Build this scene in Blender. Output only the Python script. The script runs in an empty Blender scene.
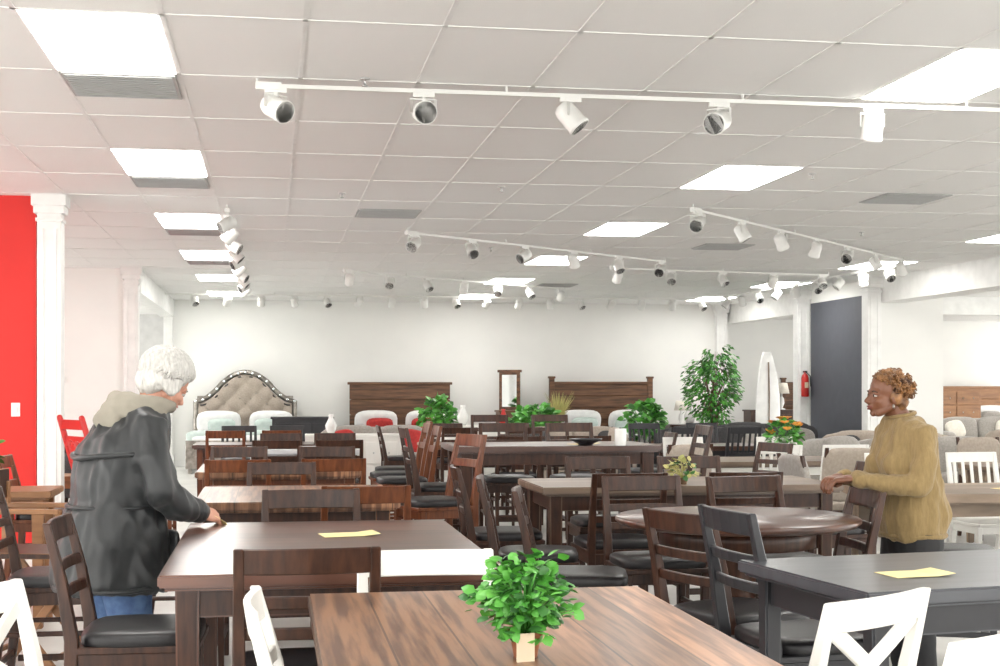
import bpy,bmesh,math,random
from mathutils import Vector,Matrix,noise,Euler
random.seed(7)
V=Vector
S=bpy.context.scene
COL=S.collection
TH=math.atan(228/1389)
CT,ST=math.cos(TH),math.sin(TH)
CEIL=3.19
def F(a,b): return (a*CT+b*ST,-a*ST+b*CT)
# ---------------------------------------------------------------- materials
_m={}
def mat(name,c1,rough=.5,c2=None,scale=6,stretch=(1,1,1),bump=0,bscale=60,metallic=0,coat=0,emit=0,spec=.5,sheen=0,p0=.3,p1=.7,planks=0):
    if name in _m: return _m[name]
    m=bpy.data.materials.new(name); m.use_nodes=True
    nt=m.node_tree; b=nt.nodes['Principled BSDF']
    b.inputs['Roughness'].default_value=rough
    b.inputs['Metallic'].default_value=metallic
    b.inputs['Coat Weight'].default_value=coat
    b.inputs['Coat Roughness'].default_value=.2
    b.inputs['Specular IOR Level'].default_value=spec
    b.inputs['Sheen Weight'].default_value=sheen
    if c2 is None: c2=tuple(x*.88 for x in c1)
    tc=nt.nodes.new('ShaderNodeTexCoord'); mp=nt.nodes.new('ShaderNodeMapping')
    mp.inputs['Scale'].default_value=stretch
    nz=nt.nodes.new('ShaderNodeTexNoise'); nz.inputs['Scale'].default_value=scale; nz.inputs['Detail'].default_value=5
    cr=nt.nodes.new('ShaderNodeValToRGB')
    cr.color_ramp.elements[0].position=p0; cr.color_ramp.elements[1].position=p1
    cr.color_ramp.elements[0].color=(*c2,1); cr.color_ramp.elements[1].color=(*c1,1)
    L=nt.links.new
    L(tc.outputs['Object'],mp.inputs['Vector']); L(mp.outputs[0],nz.inputs['Vector'])
    L(nz.outputs['Fac'],cr.inputs[0])
    col=cr.outputs[0]
    if planks:
        sp=nt.nodes.new('ShaderNodeSeparateXYZ'); L(tc.outputs['Object'],sp.inputs[0])
        mu=nt.nodes.new('ShaderNodeMath'); mu.operation='MULTIPLY'; mu.inputs[1].default_value=1/abs(planks)
        L(sp.outputs[0 if planks>0 else 1],mu.inputs[0])
        fl=nt.nodes.new('ShaderNodeMath'); fl.operation='FLOOR'; L(mu.outputs[0],fl.inputs[0])
        wn=nt.nodes.new('ShaderNodeTexWhiteNoise'); wn.noise_dimensions='1D'; L(fl.outputs[0],wn.inputs['W'])
        fr=nt.nodes.new('ShaderNodeMath'); fr.operation='FRACT'; L(mu.outputs[0],fr.inputs[0])
        ls=nt.nodes.new('ShaderNodeMath'); ls.operation='GREATER_THAN'; ls.inputs[1].default_value=.035; L(fr.outputs[0],ls.inputs[0])
        mr=nt.nodes.new('ShaderNodeMapRange'); mr.inputs[3].default_value=.66; mr.inputs[4].default_value=1.28; L(wn.outputs[0],mr.inputs[0])
        mm=nt.nodes.new('ShaderNodeMath'); mm.operation='MULTIPLY'; L(mr.outputs[0],mm.inputs[0])
        m3=nt.nodes.new('ShaderNodeMapRange'); m3.inputs[3].default_value=.35; m3.inputs[4].default_value=1; L(ls.outputs[0],m3.inputs[0]); L(m3.outputs[0],mm.inputs[1])
        vm=nt.nodes.new('ShaderNodeVectorMath'); vm.operation='SCALE'; L(col,vm.inputs[0]); L(mm.outputs[0],vm.inputs['Scale']); col=vm.outputs[0]
    L(col,b.inputs['Base Color'])
    if emit:
        b.inputs['Emission Color'].default_value=(*c1,1); b.inputs['Emission Strength'].default_value=emit
    if bump:
        n2=nt.nodes.new('ShaderNodeTexNoise'); n2.inputs['Scale'].default_value=bscale; n2.inputs['Detail'].default_value=4
        bp=nt.nodes.new('ShaderNodeBump'); bp.inputs['Strength'].default_value=bump; bp.inputs['Distance'].default_value=.01
        L(mp.outputs[0],n2.inputs['Vector']); L(n2.outputs['Fac'],bp.inputs['Height']); L(bp.outputs[0],b.inputs['Normal'])
    _m[name]=m; return m
WALL=mat('wall_paint_white',(.82,.82,.79),.7,(.79,.79,.765),2,bump=.05,bscale=120)
WALLG=mat('wall_paint_pale_grey',(.66,.66,.65),.7)
WALLB=mat('wall_paint_slate',(.075,.08,.098),.6)
RED=mat('wall_paint_red',(.64,.014,.008),.55,(.60,.012,.007),2)
TRIM=mat('trim_white',(.84,.84,.82),.5)
FLOOR=mat('polished_concrete',(.70,.695,.67),.34,(.54,.535,.515),1.6,bump=.03,bscale=30,coat=.2)
TILE=mat('acoustic_tile',(.87,.865,.85),.9,(.79,.785,.77),220,bump=.25,bscale=260)
TBAR=mat('grid_bar_white',(.85,.845,.83),.5)
PANEL=mat('light_diffuser',(1,.985,.95),.5,(1,.985,.95),emit=18.5)
VENT=mat('vent_grey',(.42,.42,.41),.5)
ESP=mat('wood_espresso',(.068,.027,.0145),.38,(.022,.009,.0055),5,(8,8,1.2),coat=.08,spec=.35)
CHERRY=mat('wood_cherry',(.19,.060,.021),.38,(.08,.024,.010),5,(8,8,1.2),coat=.1,spec=.35)
TOPB=mat('tabletop_brown',(.36,.175,.085),.38,(.14,.060,.029),2.8,(14,.8,1),coat=.15,bump=.03,planks=.16,p0=.4,p1=.6)
TOPD=mat('tabletop_dark',(.140,.052,.028),.28,(.060,.022,.013),2.2,(1,9,1),coat=.3,planks=-.19)
TOPG=mat('tabletop_greybrown',(.27,.185,.125),.4,(.17,.115,.078),2.2,(1,9,1),coat=.15,planks=-.17)
WEATH=mat('wood_weathered',(.38,.28,.20),.55,(.20,.145,.10),2.5,(1,10,4),bump=.08,planks=-.17)
OAK=mat('wood_oak_mid',(.34,.165,.07),.45,(.19,.088,.036),3,(1,8,6))
RUST=mat('wood_rustic_plank',(.20,.095,.045),.5,(.055,.025,.013),2.4,(.9,6,9),bump=.05)
BLK=mat('paint_black',(.030,.030,.034),.38,(.020,.020,.023),coat=.1,spec=.35)
CHAR=mat('tabletop_charcoal',(.066,.069,.079),.36,(.040,.042,.049),2.5,(1,8,1),coat=.2)
LEA=mat('leather_black',(.020,.019,.021),.38,(.013,.012,.013),bump=.12,bscale=160,spec=.4)
WHT=mat('paint_cream_white',(.80,.79,.75),.4,(.76,.75,.71),coat=.15)
MARB=mat('marble_white',(.80,.80,.80),.2,(.62,.62,.64),3,coat=.3)
GFAB=mat('fabric_grey',(.36,.335,.305),.9,(.27,.25,.225),40,bump=.2,bscale=300,sheen=.2)
DFAB=mat('fabric_charcoal',(.06,.058,.06),.85,(.04,.039,.041),40,bump=.2,bscale=300)
TAUPE=mat('fabric_taupe',(.42,.36,.30),.9,(.33,.28,.235),40,bump=.2,bscale=300)
CREAM=mat('fabric_cream',(.74,.70,.62),.85,(.64,.60,.53),20)
LINEN=mat('bed_linen',(.80,.80,.79),.85,(.72,.72,.72),12,bump=.1,bscale=20)
AQUA=mat('bed_throw_sage',(.56,.63,.60),.9,(.45,.54,.51),12)
REDF=mat('fabric_red',(.50,.035,.03),.8,(.34,.02,.02),20)
REDP=mat('paint_red_gloss',(.50,.016,.012),.38)
SILV=mat('mirror_trim_silver',(.42,.39,.35),.28,(.20,.185,.165),12,metallic=.8)
GLASS=mat('mirror_glass',(.85,.87,.88),.04,(.8,.82,.83),metallic=1)
STEEL=mat('brushed_steel',(.6,.6,.6),.3,metallic=1)
LAMPW=mat('track_lamp_white',(.78,.78,.75),.38,(.74,.74,.71))
LAMPB=mat('track_lamp_baffle',(.008,.008,.008),.6,spec=.2)
LAMPL=mat('lamp_lens',(.06,.06,.055),.3)
LEAF=mat('leaf_green',(.13,.43,.06),.42,(.05,.25,.03),9)
LEAFD=mat('leaf_dark_green',(.05,.19,.035),.45,(.02,.09,.018),9)
GRASS=mat('leaf_straw',(.55,.48,.18),.6,(.35,.36,.12),9)
YEL=mat('petal_yellow',(.85,.50,.08),.6,(.80,.22,.05),14)
TERRA=mat('pot_terracotta',(.36,.14,.06),.6,(.24,.08,.035),12)
BASK=mat('pot_basket',(.25,.15,.08),.8,(.12,.07,.04),60,bump=.3)
BARK=mat('bark',(.22,.15,.10),.8,(.11,.07,.05),20,bump=.3)
PAPER=mat('paper_yellow',(.85,.72,.36),.7,(.82,.69,.33))
PAPW=mat('paper_kraft',(.70,.58,.42),.7,(.64,.52,.37))
CERW=mat('ceramic_white',(.82,.82,.80),.2)
# people
SKINL=mat('skin_fair',(.64,.35,.255),.5,(.56,.285,.20),14)
SKIND=mat('skin_brown',(.20,.080,.040),.42,(.155,.060,.030),14)
LIPL=mat('lips_rose',(.50,.17,.15),.4); LIPD=mat('lips_plum',(.20,.045,.04),.35)
HAIRW=mat('hair_white',(.70,.69,.655),.55,(.44,.43,.405),30,(3,3,.6),bump=.4,bscale=90)
HAIRC=mat('hair_brown_curl',(.36,.17,.055),.45,(.06,.024,.012),22,bump=.4,bscale=90)
EYEW=mat('eye_white',(.7,.68,.65),.2); EYEI=mat('eye_iris',(.05,.03,.02),.15)
BROW=mat('eyebrow_dark',(.05,.03,.02),.7); BROWG=mat('eyebrow_grey',(.45,.42,.38),.7)
JACK=mat('jacket_nylon_black',(.020,.0225,.024),.48,(.012,.0135,.015),5,bump=.15,bscale=14,sheen=.08)
HOOD=mat('hood_canvas_beige',(.30,.275,.225),.9,(.25,.228,.185),6,bump=.1,bscale=40)
JEAN=mat('denim_blue',(.10,.18,.34),.8,(.06,.11,.24),30,bump=.2,bscale=200)
SWEAT=mat('sweater_mustard',(.295,.205,.088),.9,(.225,.155,.064),60,(1,1,.3),bump=.5,bscale=70,sheen=.15)
PANT=mat('trousers_black',(.016,.016,.018),.75)
SHOE=mat('shoe_dark',(.04,.03,.03),.5)
# ---------------------------------------------------------------- mesh builder
class MB:
    def __init__(s): s.bm=bmesh.new(); s.mats=[]; s.M=Matrix.Identity(4)
    def mi(s,m):
        if m not in s.mats: s.mats.append(m)
        return s.mats.index(m)
    def add(s,vs,fs,m,smooth=False,M=None):
        T=s.M@M if M is not None else s.M
        i=s.mi(m); bv=[s.bm.verts.new(T@V(v)) for v in vs]
        for f in fs:
            try:
                fc=s.bm.faces.new([bv[k] for k in f]); fc.material_index=i; fc.smooth=smooth
            except ValueError: pass
    def box(s,c,d,m,rz=0,M=None):
        x,y,z=d[0]/2,d[1]/2,d[2]/2
        vs=[(-x,-y,-z),(x,-y,-z),(x,y,-z),(-x,y,-z),(-x,-y,z),(x,-y,z),(x,y,z),(-x,y,z)]
        T=Matrix.Translation(c)@Matrix.Rotation(rz,4,'Z')
        if M is not None: T=T@M
        s.add(vs,[(3,2,1,0),(4,5,6,7),(0,1,5,4),(1,2,6,5),(2,3,7,6),(3,0,4,7)],m,False,T)
    def sweep(s,pts,A,B,m,smooth=False):
        n=len(pts); vs=[]
        for i,p in enumerate(pts):
            a=A[i] if isinstance(A,list) else A; b=B[i] if isinstance(B,list) else B
            a=V(a); b=V(b); p=V(p)
            vs+=[p-a-b,p+a-b,p+a+b,p-a+b]
        fs=[(3,2,1,0),tuple(4*(n-1)+k for k in range(4))]
        for i in range(n-1):
            for k in range(4):
                q=(k+1)%4; fs.append((4*i+k,4*i+q,4*i+4+q,4*i+4+k))
        s.add(vs,fs,m,smooth)
    def tube(s,pts,r,m,seg=10,flat=1.0,cap=True):
        pts=[V(p) for p in pts]; n=len(pts)
        if not isinstance(r,(list,tuple)): r=[r]*n
        r=list(r)
        if cap:
            t0=(pts[0]-pts[1]).normalized(); t1=(pts[-1]-pts[-2]).normalized()
            pts=[pts[0]+t0*r[0]*.85,pts[0]+t0*r[0]*.5]+pts+[pts[-1]+t1*r[-1]*.5,pts[-1]+t1*r[-1]*.85]
            r=[r[0]*.45,r[0]*.85]+r+[r[-1]*.85,r[-1]*.45]; n=len(pts)
        vs=[]; up=None
        for i,p in enumerate(pts):
            t=(pts[min(i+1,n-1)]-pts[max(i-1,0)]).normalized()
            if up is None:
                up=V((0,0,1)) if abs(t.z)<.8 else V((0,1,0))
            u=(up-t*up.dot(t)).normalized(); w=t.cross(u); up=u
            for k in range(seg):
                a=2*math.pi*k/seg; vs.append(p+(u*math.sin(a)*flat+w*math.cos(a))*r[i])
        fs=[tuple(range(seg))[::-1],tuple((n-1)*seg+k for k in range(seg))]
        for i in range(n-1):
            for k in range(seg):
                q=(k+1)%seg; fs.append((i*seg+k,i*seg+q,(i+1)*seg+q,(i+1)*seg+k))
        s.add(vs,fs,m,True)
    def lathe(s,prof,m,M=None,seg=24,smooth=True):
        vs=[];n=len(prof)
        for r,z in prof:
            for k in range(seg):
                a=2*math.pi*k/seg; vs.append((max(r,1e-4)*math.cos(a),max(r,1e-4)*math.sin(a),z))
        fs=[]
        for i in range(n-1):
            for k in range(seg):
                q=(k+1)%seg; fs.append((i*seg+k,i*seg+q,(i+1)*seg+q,(i+1)*seg+k))
        fs+= [tuple(range(seg))[::-1],tuple((n-1)*seg+k for k in range(seg))]
        s.add(vs,fs,m,smooth,M)
    def ell(s,c,r,m,seg=16,rings=10,R=None):
        vs=[(0,0,-1)];
        for i in range(1,rings):
            t=math.pi*i/rings
            for k in range(seg):
                a=2*math.pi*k/seg; vs.append((math.sin(t)*math.cos(a),math.sin(t)*math.sin(a),-math.cos(t)))
        vs.append((0,0,1)); fs=[]
        for k in range(seg): fs.append((0,1+(k+1)%seg,1+k))
        for i in range(rings-2):
            for k in range(seg):
                q=(k+1)%seg; fs.append((1+i*seg+k,1+i*seg+q,1+(i+1)*seg+q,1+(i+1)*seg+k))
        b=1+(rings-2)*seg
        for k in range(seg): fs.append((b+k,b+(k+1)%seg,len(vs)-1))
        T=Matrix.Translation(c)
        if R is not None: T=T@R
        T=T@Matrix.Diagonal((r[0],r[1],r[2],1))
        s.add(vs,fs,m,True,T)
    def loft(s,rings,m,seg=28,pw=2.4):
        vs=[]
        for (cx,cy,z,rx,ry) in rings:
            for k in range(seg):
                a=2*math.pi*k/seg; c,d=math.cos(a),math.sin(a)
                vs.append((cx+rx*math.copysign(abs(c)**(2/pw),c),cy+ry*math.copysign(abs(d)**(2/pw),d),z))
        n=len(rings); fs=[tuple(range(seg))[::-1],tuple((n-1)*seg+k for k in range(seg))]
        for i in range(n-1):
            for k in range(seg):
                q=(k+1)%seg; fs.append((i*seg+k,i*seg+q,(i+1)*seg+q,(i+1)*seg+k))
        s.add(vs,fs,m,True)
    def cush(s,c,d,m,p=5,n=6,R=None,sag=0):
        vs=[];fs=[];idx={}
        def vid(q):
            k=tuple(round(x,5) for x in q)
            if k in idx: return idx[k]
            nm=(abs(q[0])**p+abs(q[1])**p+abs(q[2])**p)**(1/p)
            x,y,z=(q[0]/nm,q[1]/nm,q[2]/nm)
            if sag and z>0: z+=sag*(1-x*x)*(1-y*y)
            idx[k]=len(vs); vs.append((x*d[0]/2,y*d[1]/2,z*d[2]/2)); return idx[k]
        for ax in range(3):
            for sg in(-1,1):
                for i in range(n):
                    for j in range(n):
                        qs=[]
                        for (u,w) in((i,j),(i+1,j),(i+1,j+1),(i,j+1)):
                            q=[0,0,0]; q[ax]=sg; q[(ax+1)%3]=2*u/n-1; q[(ax+2)%3]=2*w/n-1
                            qs.append(vid(q))
                        fs.append(tuple(qs) if sg>0 else tuple(qs[::-1]))
        T=Matrix.Translation(c)
        if R is not None: T=T@R
        s.add(vs,fs,m,True,T)
    def leaf(s,p,d,n,L,W,m):
        d=V(d).normalized(); n=V(n); sd=d.cross(n)
        if sd.length<.01: sd=V((1,0,0))
        sd.normalize(); n=sd.cross(d); p=V(p)
        vs=[p,p+d*L*.3+sd*W*.5-n*L*.04,p+d*L*.35+n*L*.06,p+d*L*.3-sd*W*.5-n*L*.04,p+d*L*.7+sd*W*.38-n*L*.1,p+d*L*.7-n*L*.03,p+d*L*.7-sd*W*.38-n*L*.1,p+d*L-n*L*.22]
        s.add(vs,[(0,1,2),(0,2,3),(1,4,5,2),(2,5,6,3),(4,7,5),(5,7,6)],m,True)
    def mesh(s,name,bev=.003,seg=1):
        if bev:
            s.bm.normal_update()
            es=[e for e in s.bm.edges if len(e.link_faces)==2 and not e.link_faces[0].smooth and not e.link_faces[1].smooth and e.calc_face_angle(0)>.7]
            if es: bmesh.ops.bevel(s.bm,geom=es,offset=bev,segments=seg,affect='EDGES',clamp_overlap=True)
        bmesh.ops.recalc_face_normals(s.bm,faces=s.bm.faces[:])
        me=bpy.data.meshes.new(name); s.bm.to_mesh(me); s.bm.free()
        for m in s.mats: me.materials.append(m)
        return me
def inst(me,name,loc,rz=0,sc=1,parent=None):
    o=bpy.data.objects.new(name,me); COL.objects.link(o)
    o.location=loc if len(loc)==3 else (loc[0],loc[1],0)
    o.rotation_euler=(0,0,rz); o.scale=(sc,)*3
    if parent: o.parent=parent
    return o
def obj(mb,name,loc=(0,0,0),rz=0,bev=.003,seg=1): return inst(mb.mesh(name,bev,seg),name,loc,rz)
def simple(name,c,d,m,bev=0):
    b=MB(); b.box((0,0,0),d,m); return obj(b,name,c,0,bev)
# ---------------------------------------------------------------- room shell
XW,XE,YS,YN=-9,22,-4.5,33
simple('floor',((XW+XE)/2,(YS+YN)/2,-.05),(XE-XW,YN-YS,.1),FLOOR)
simple('ceiling',((XW+XE)/2,(YS+YN)/2,CEIL+.05),(XE-XW,YN-YS,.1),TILE)
b=MB(); x0=-1.12-.0175; PX=.645; PY=1.22
k=math.ceil((XW-x0)/PX)
while x0+k*PX<XE: b.box((x0+k*PX,(YS+YN)/2,CEIL-.001),(.024,YN-YS,.006),TBAR); k+=1
k=math.ceil((YS-6.44)/PY)
while 6.44+k*PY<YN: b.box(((XW+XE)/2,6.44+k*PY,CEIL-.001),(XE-XW,.024,.006),TBAR); k+=1
obj(b,'ceiling_grid_bars',bev=0)
b=MB()
for i in range(-1,5):
    for n in range(-2,7):
        x=x0+i*7*PX+PX/2; y=6.44+n*3.66+PY/2
        if 8.9<x<10.4: continue
        b.box((x,y,CEIL-.004),(.60,1.18,.008),PANEL)
obj(b,'ceiling_light_panels',bev=0)
def vent(X,Y,w=.6,d=.6):
    b=MB(); b.box((0,0,0),(w,d,.01),VENT)
    for i in range(12): b.box((0,-d/2+d*(i+.5)/12,-.006),(w*.94,.022,.006),VENT,M=Matrix.Rotation(.3,4,'X'))
    obj(b,'ceiling_air_vent',(X,Y,CEIL-.008),bev=0)
for n in(0,1,2,3): vent(x0+PX/2,6.44+n*3.66+PY+.31)
vent(1.1,13.4);vent(5.55,11.6);vent(5.3,15.9);vent(4.6,22.3)
for (x,y) in((.5,7.6),(1.9,11.5),(4.2,10.4),(6.3,14.2),(.6,12.1),(2.6,16.5)):
    b=MB(); b.lathe([(0,0),(.03,0),(.03,-.008),(.008,-.01),(.008,-.035),(.018,-.04),(.018,-.045),(0,-.045)],STEEL,seg=12); obj(b,'ceiling_sprinkler',(x,y,CEIL),bev=0)
def wall(n,x0,x1,y0,y1,m=WALL,z0=0,z1=CEIL): return simple(n,((x0+x1)/2,(y0+y1)/2,(z0+z1)/2),(x1-x0,y1-y0,z1-z0),m)
wall('wall_north',-1.95,9.0,27.2,27.4)
wall('wall_north_west_recess',XW,-1.95,YN-.2,YN,WALLG); wall('wall_north_east_recess',9.0,XE,YN-.2,YN)
wall('wall_north_side_west',-1.95,-1.8,27.4,YN); wall('wall_north_side_east',8.85,9.0,27.4,YN)
wall('wall_partition_red',XW,-2.05,12.72,12.9,RED)
wall('wall_partition_west',XW,-2.05,20.2,20.38)
wall('wall_partition_east',9.18,10.25,20.1,22.85)
wall('wall_partition_slate_face',9.14,9.18,20.3,22.7,WALLB,z1=2.95)
wall('trim_header_east',9.18,9.6,YS,20.1,TRIM,z0=2.81)
wall('trim_header_east_far',9.18,9.5,22.85,YN,TRIM,z0=2.81)
wall('trim_header_cross_east',9.6,XE,24.0,24.3,TRIM,z0=2.86)
wall('trim_header_west_far',-2.1,-1.85,20.4,27.2,TRIM,z0=2.86)
wall('baseboard_north',-1.95,9.0,27.17,27.2,TRIM,z1=.12)
wall('baseboard_red',XW,-2.05,12.69,12.72,TRIM,z1=.12)
wall('baseboard_west_partition',XW,-2.05,20.17,20.2,TRIM,z1=.12)
def column(x,y,w=.24):
    b=MB(); h=CEIL
    b.box((0,0,h/2),(w*.84,w*.84,h),TRIM); b.box((0,0,.1),(w*1.1,w*1.1,.2),TRIM); b.box((0,0,.22),(w,w,.05),TRIM)
    b.box((0,0,h-.05),(w*1.22,w*1.22,.1),TRIM); b.box((0,0,h-.13),(w*1.08,w*1.08,.07),TRIM); b.box((0,0,h-.22),(w*.95,w*.95,.03),TRIM)
    for s in(-1,1):
        b.box((s*w*.22,-w*.43,h/2),(.02,.02,h-.6),TRIM)
    obj(b,'column',(x,y,0))
column(-1.92,12.7);column(-1.95,20.15);column(9.05,20.05,.26);column(9.05,22.9,.26);column(9.0,27.15,.26);column(-1.95,27.15,.2)
column(9.3,12.5,.26);column(9.3,4.9,.26)
# unseen open sides with unglazed frames, added to let fill light in
def open_frame(name,c,L,rz,n):
    b=MB()
    for i in range(n): b.box((-L/2+i*L/(n-1),0,CEIL/2),(.12,.12,CEIL),TRIM)
    b.box((0,0,.1),(L,.12,.2),TRIM); b.box((0,0,CEIL-.08),(L,.12,.16),TRIM)
    obj(b,name,(c[0],c[1],0),rz)
open_frame('added_opening_1',((XW+XE)/2,YS),XE-XW,0,12)  # invented south opening behind the camera, gives soft fill
open_frame('added_opening_2',(XW,(YS+YN)/2),YN-YS,math.pi/2,14)  # west side opened so outside light brightens the ceiling
open_frame('added_opening_3',(XE,(YS+YN)/2),YN-YS,math.pi/2,14)  # east side opened likewise, an added light source for the ceiling
# door in recess
b=MB(); b.box((0,0,1.03),(.95,.05,2.06),WALLG); b.box((0,-.02,2.1),(1.1,.06,.08),TRIM)
for s in(-1,1): b.box((s*.52,-.02,1.05),(.08,.06,2.1),TRIM)
b.tube([(.38,-.06,1.0),(.38,-.1,1.0)],.02,STEEL); obj(b,'door_1',(-3.0,YN-.24,0))
# small wall fittings
b=MB(); b.box((0,0,0),(.11,.025,.09),TRIM); b.box((0,-.015,.01),(.06,.01,.03),VENT); obj(b,'thermostat',(-2.9,20.187,1.62))
b=MB(); b.box((0,0,0),(.075,.01,.12),TRIM); b.box((0,-.01,0),(.03,.012,.06),TRIM); obj(b,'light_switch',(-2.22,12.715,1.31))
b=MB(); b.lathe([(0,0),(.06,0),(.065,.02),(.065,.32),(.05,.37),(.02,.40),(.02,.42),(0,.42)],REDP)
b.box((0,0,.43),(.04,.10,.03),BLK); b.tube([(0,-.05,.42),(.07,-.05,.36),(.08,-.05,.18)],.008,BLK); b.box((0,-.066,.2),(.07,.004,.10),PAPW); b.box((0,.075,.2),(.05,.03,.2),STEEL)
obj(b,'fire_extinguisher',(9.03,22.68,1.35)); 
# ---------------------------------------------------------------- track lights
def track(p0,p1,n,aims,off=.1,sc=1.0,ds=None):
    p0=V((*p0,CEIL-.045)); p1=V((*p1,CEIL-.045)); d=(p1-p0); L=d.length; d.normalize(); sd=V((-d.y,d.x,0))
    b=MB(); b.sweep([p0,p1],sd*.018,V((0,0,.011)),LAMPW)
    m=max(2,int(L/1.2)+1)
    for i in range(m):
        q=p0+d*L*(i/(m-1)); b.tube([q,q+V((0,0,.045))],.008,LAMPW,6)
    b.box(p0+d*.06+V((0,0,.0)),(.14,.05,.04),LAMPW,math.atan2(d.y,d.x))
    if ds is None: ds=[off+(L-2*off)*i/max(1,n-1) for i in range(n)]
    for i,dd in enumerate(ds):
        q=V(p0+d*dd); a=aims[i%len(aims)]
        dr=V((math.cos(a[0])*math.cos(a[1]),math.sin(a[0])*math.cos(a[1]),-math.sin(a[1])))
        b.box(q-V((0,0,.022)),(.12,.032,.025),LAMPW,math.atan2(d.y,d.x))
        c=q-V((0,0,.115)); 
        b.tube([q-V((0,0,.03)),q-V((0,0,.05))],.012,LAMPW,8)
        ax=V((-math.sin(a[0]),math.cos(a[0]),0))
        b.sweep([c+ax*.068*sc+V((0,0,0)),c+ax*.068*sc+V((0,0,.07)),c-ax*.068*sc+V((0,0,.07)),c-ax*.068*sc],V((.010,.010,0)),V((0,0,.004)),LAMPW)
        T=Matrix.Translation(c)@dr.to_track_quat('Z','Y').to_matrix().to_4x4()@Matrix.Scale(sc,4)
        b.lathe([(.0,-.085),(.035,-.083),(.052,-.07),(.060,-.045),(.061,.06),(.065,.065),(.065,.085),(.060,.085)],LAMPW,T,20)
        b.lathe([(.060,.085),(.052,.035),(.034,.03)],LAMPB,T,20)
        b.lathe([(.034,.031),(.02,.036),(.0,.037)],LAMPL,T,16)
    obj(b,'track_lighting_rail',bev=0)
D=math.radians
track((-.08,7.68),(6.8,7.62),9,[(D(-50),D(25)),(D(-88),D(12)),(D(-20),D(50)),(D(-130),D(20)),(D(85),D(70)),(D(-90),D(40))],sc=1.0,ds=[.10,.91,1.74,2.61,3.54,5.0,5.9])
track((-.41,13.1),(-.41,22.5),10,[(D(200),D(30)),(D(170),D(40)),(D(-20),D(30)),(D(-10),D(45))])
track(F(-.98,14.7),F(2.15,18.1),6,[(D(-120),D(30)),(D(-80),D(40)),(D(-150),D(30)),(D(60),D(50)),(D(-70),D(60))])
track(F(1.78,12.8),F(5.2,17.9),7,[(D(-120),D(25)),(D(-20),D(60)),(D(40),D(50)),(D(100),D(60))])
track((8.1,24.2),(8.25,17.6),9,[(D(180),D(50)),(D(60),D(60)),(D(-90),D(40))])
track((-2.6,24.9),(8.0,24.9),19,[(D(90),D(40)),(D(70),D(50)),(D(-60),D(50)),(D(120),D(40))])
track((1.0,19.6),(4.8,22.6),7,[(D(90),D(40)),(D(-100),D(40)),(D(-60),D(50))])
track((4.6,18.6),(8.0,19.2),5,[(D(90),D(40)),(D(-100),D(40)),(D(-60),D(50))])
# ---------------------------------------------------------------- furniture
def mk_chair(name,fm,sm,sh=.62,top=1.03,w=.44,style='ladder',dep=.42,lean=.085):
    b=MB(); hw=w/2-.02; pad=.05
    yb=-dep/2
    for s in(-1,1):
        pts=[(s*hw,yb-.05,0),(s*hw,yb-.005,sh*.6),(s*hw,yb,sh),(s*hw,yb-lean*.4,sh+(top-sh)*.5),(s*hw,yb-lean,top)]
        b.sweep(pts,[V((.016,0,0)),V((.019,0,0)),V((.02,0,0)),V((.018,0,0)),V((.015,0,0))],[V((0,.018,0)),V((0,.022,0)),V((0,.024,0)),V((0,.019,0)),V((0,.013,0))],fm)
        b.sweep([(s*hw,dep/2-.02,0),(s*hw,dep/2-.025,sh-.05)],[V((.015,0,0)),V((.021,0,0))],[V((0,.015,0)),V((0,.021,0))],fm)
        b.box((s*hw,0,sh-.075),(.022,dep-.03,.06),fm)
        b.box((s*hw,-.01,sh*.33),(.02,dep-.03,.03),fm)
        if sh>.55: b.box((s*hw,-.01,sh*.62),(.02,dep-.03,.022),fm)
    b.box((0,dep/2-.025,sh-.075),(w-.06,.022,.06),fm); b.box((0,yb,sh-.075),(w-.06,.022,.06),fm)
    b.box((0,dep/2-.022,sh*.26),(w-.05,.024,.04),fm); b.box((0,yb-.02,sh*.38),(w-.05,.02,.03),fm)
    b.box((0,.01,sh-.035),(w,dep+.01,.025),fm)
    b.cush((0,.015,sh-.005),(w+.005,dep,pad+.02),sm,5,6)
    def yat(z): 
        t=(z-sh)/(top-sh); return yb-lean*(.4*t+.6*t*t)
    def slat(z,h,cv=.022,th=.009,x=hw):
        pts=[];
        for i in range(7):
            t=-1+i/3; pts.append((t*x,yat(z)-cv*(1-t*t),z))
        b.sweep(pts,V((0,-.008*h*10,h/2)),V((0,th,0)),fm)
    H=top-sh
    if style=='ladder':
        slat(top-.040,.078); slat(top-.165,.038); slat(top-.26,.038)
    elif style=='wide':
        slat(top-.045,.085); slat(top-.20,.055)
    elif style=='x':
        slat(top-.04,.08); slat(sh+.09,.04)
        z0,z1=sh+.10,top-.07
        for s in(-1,1):
            pts=[]
            for i in range(7):
                t=i/6; z=z0+(z1-z0)*t; x=s*(-hw+.02+2*(hw-.02)*t); u=x/hw
                pts.append((x,yat(z)-.018*(1-u*u)+s*.004,z))
            b.sweep(pts,V((.014,0,-.018*s)),V((0,.008,0)),fm)
    elif style=='slat':
        slat(top-.04,.08); slat(sh+.08,.035)
        for i in range(5):
            x=-hw*.72+i*hw*.36; b.sweep([(x,yat(sh+.08)-.015,sh+.08),(x,yat(top-.07)-.018,top-.07)],V((.014,0,0)),V((0,.006,0)),fm)
    elif style=='panel':
        b.cush((0,yb-lean*.45,sh+H*.55),(w+.01,.07,H*.9),sm,5,6,R=Matrix.Rotation(.16,4,'X'))
    return b.mesh(name,.0035)
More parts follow.
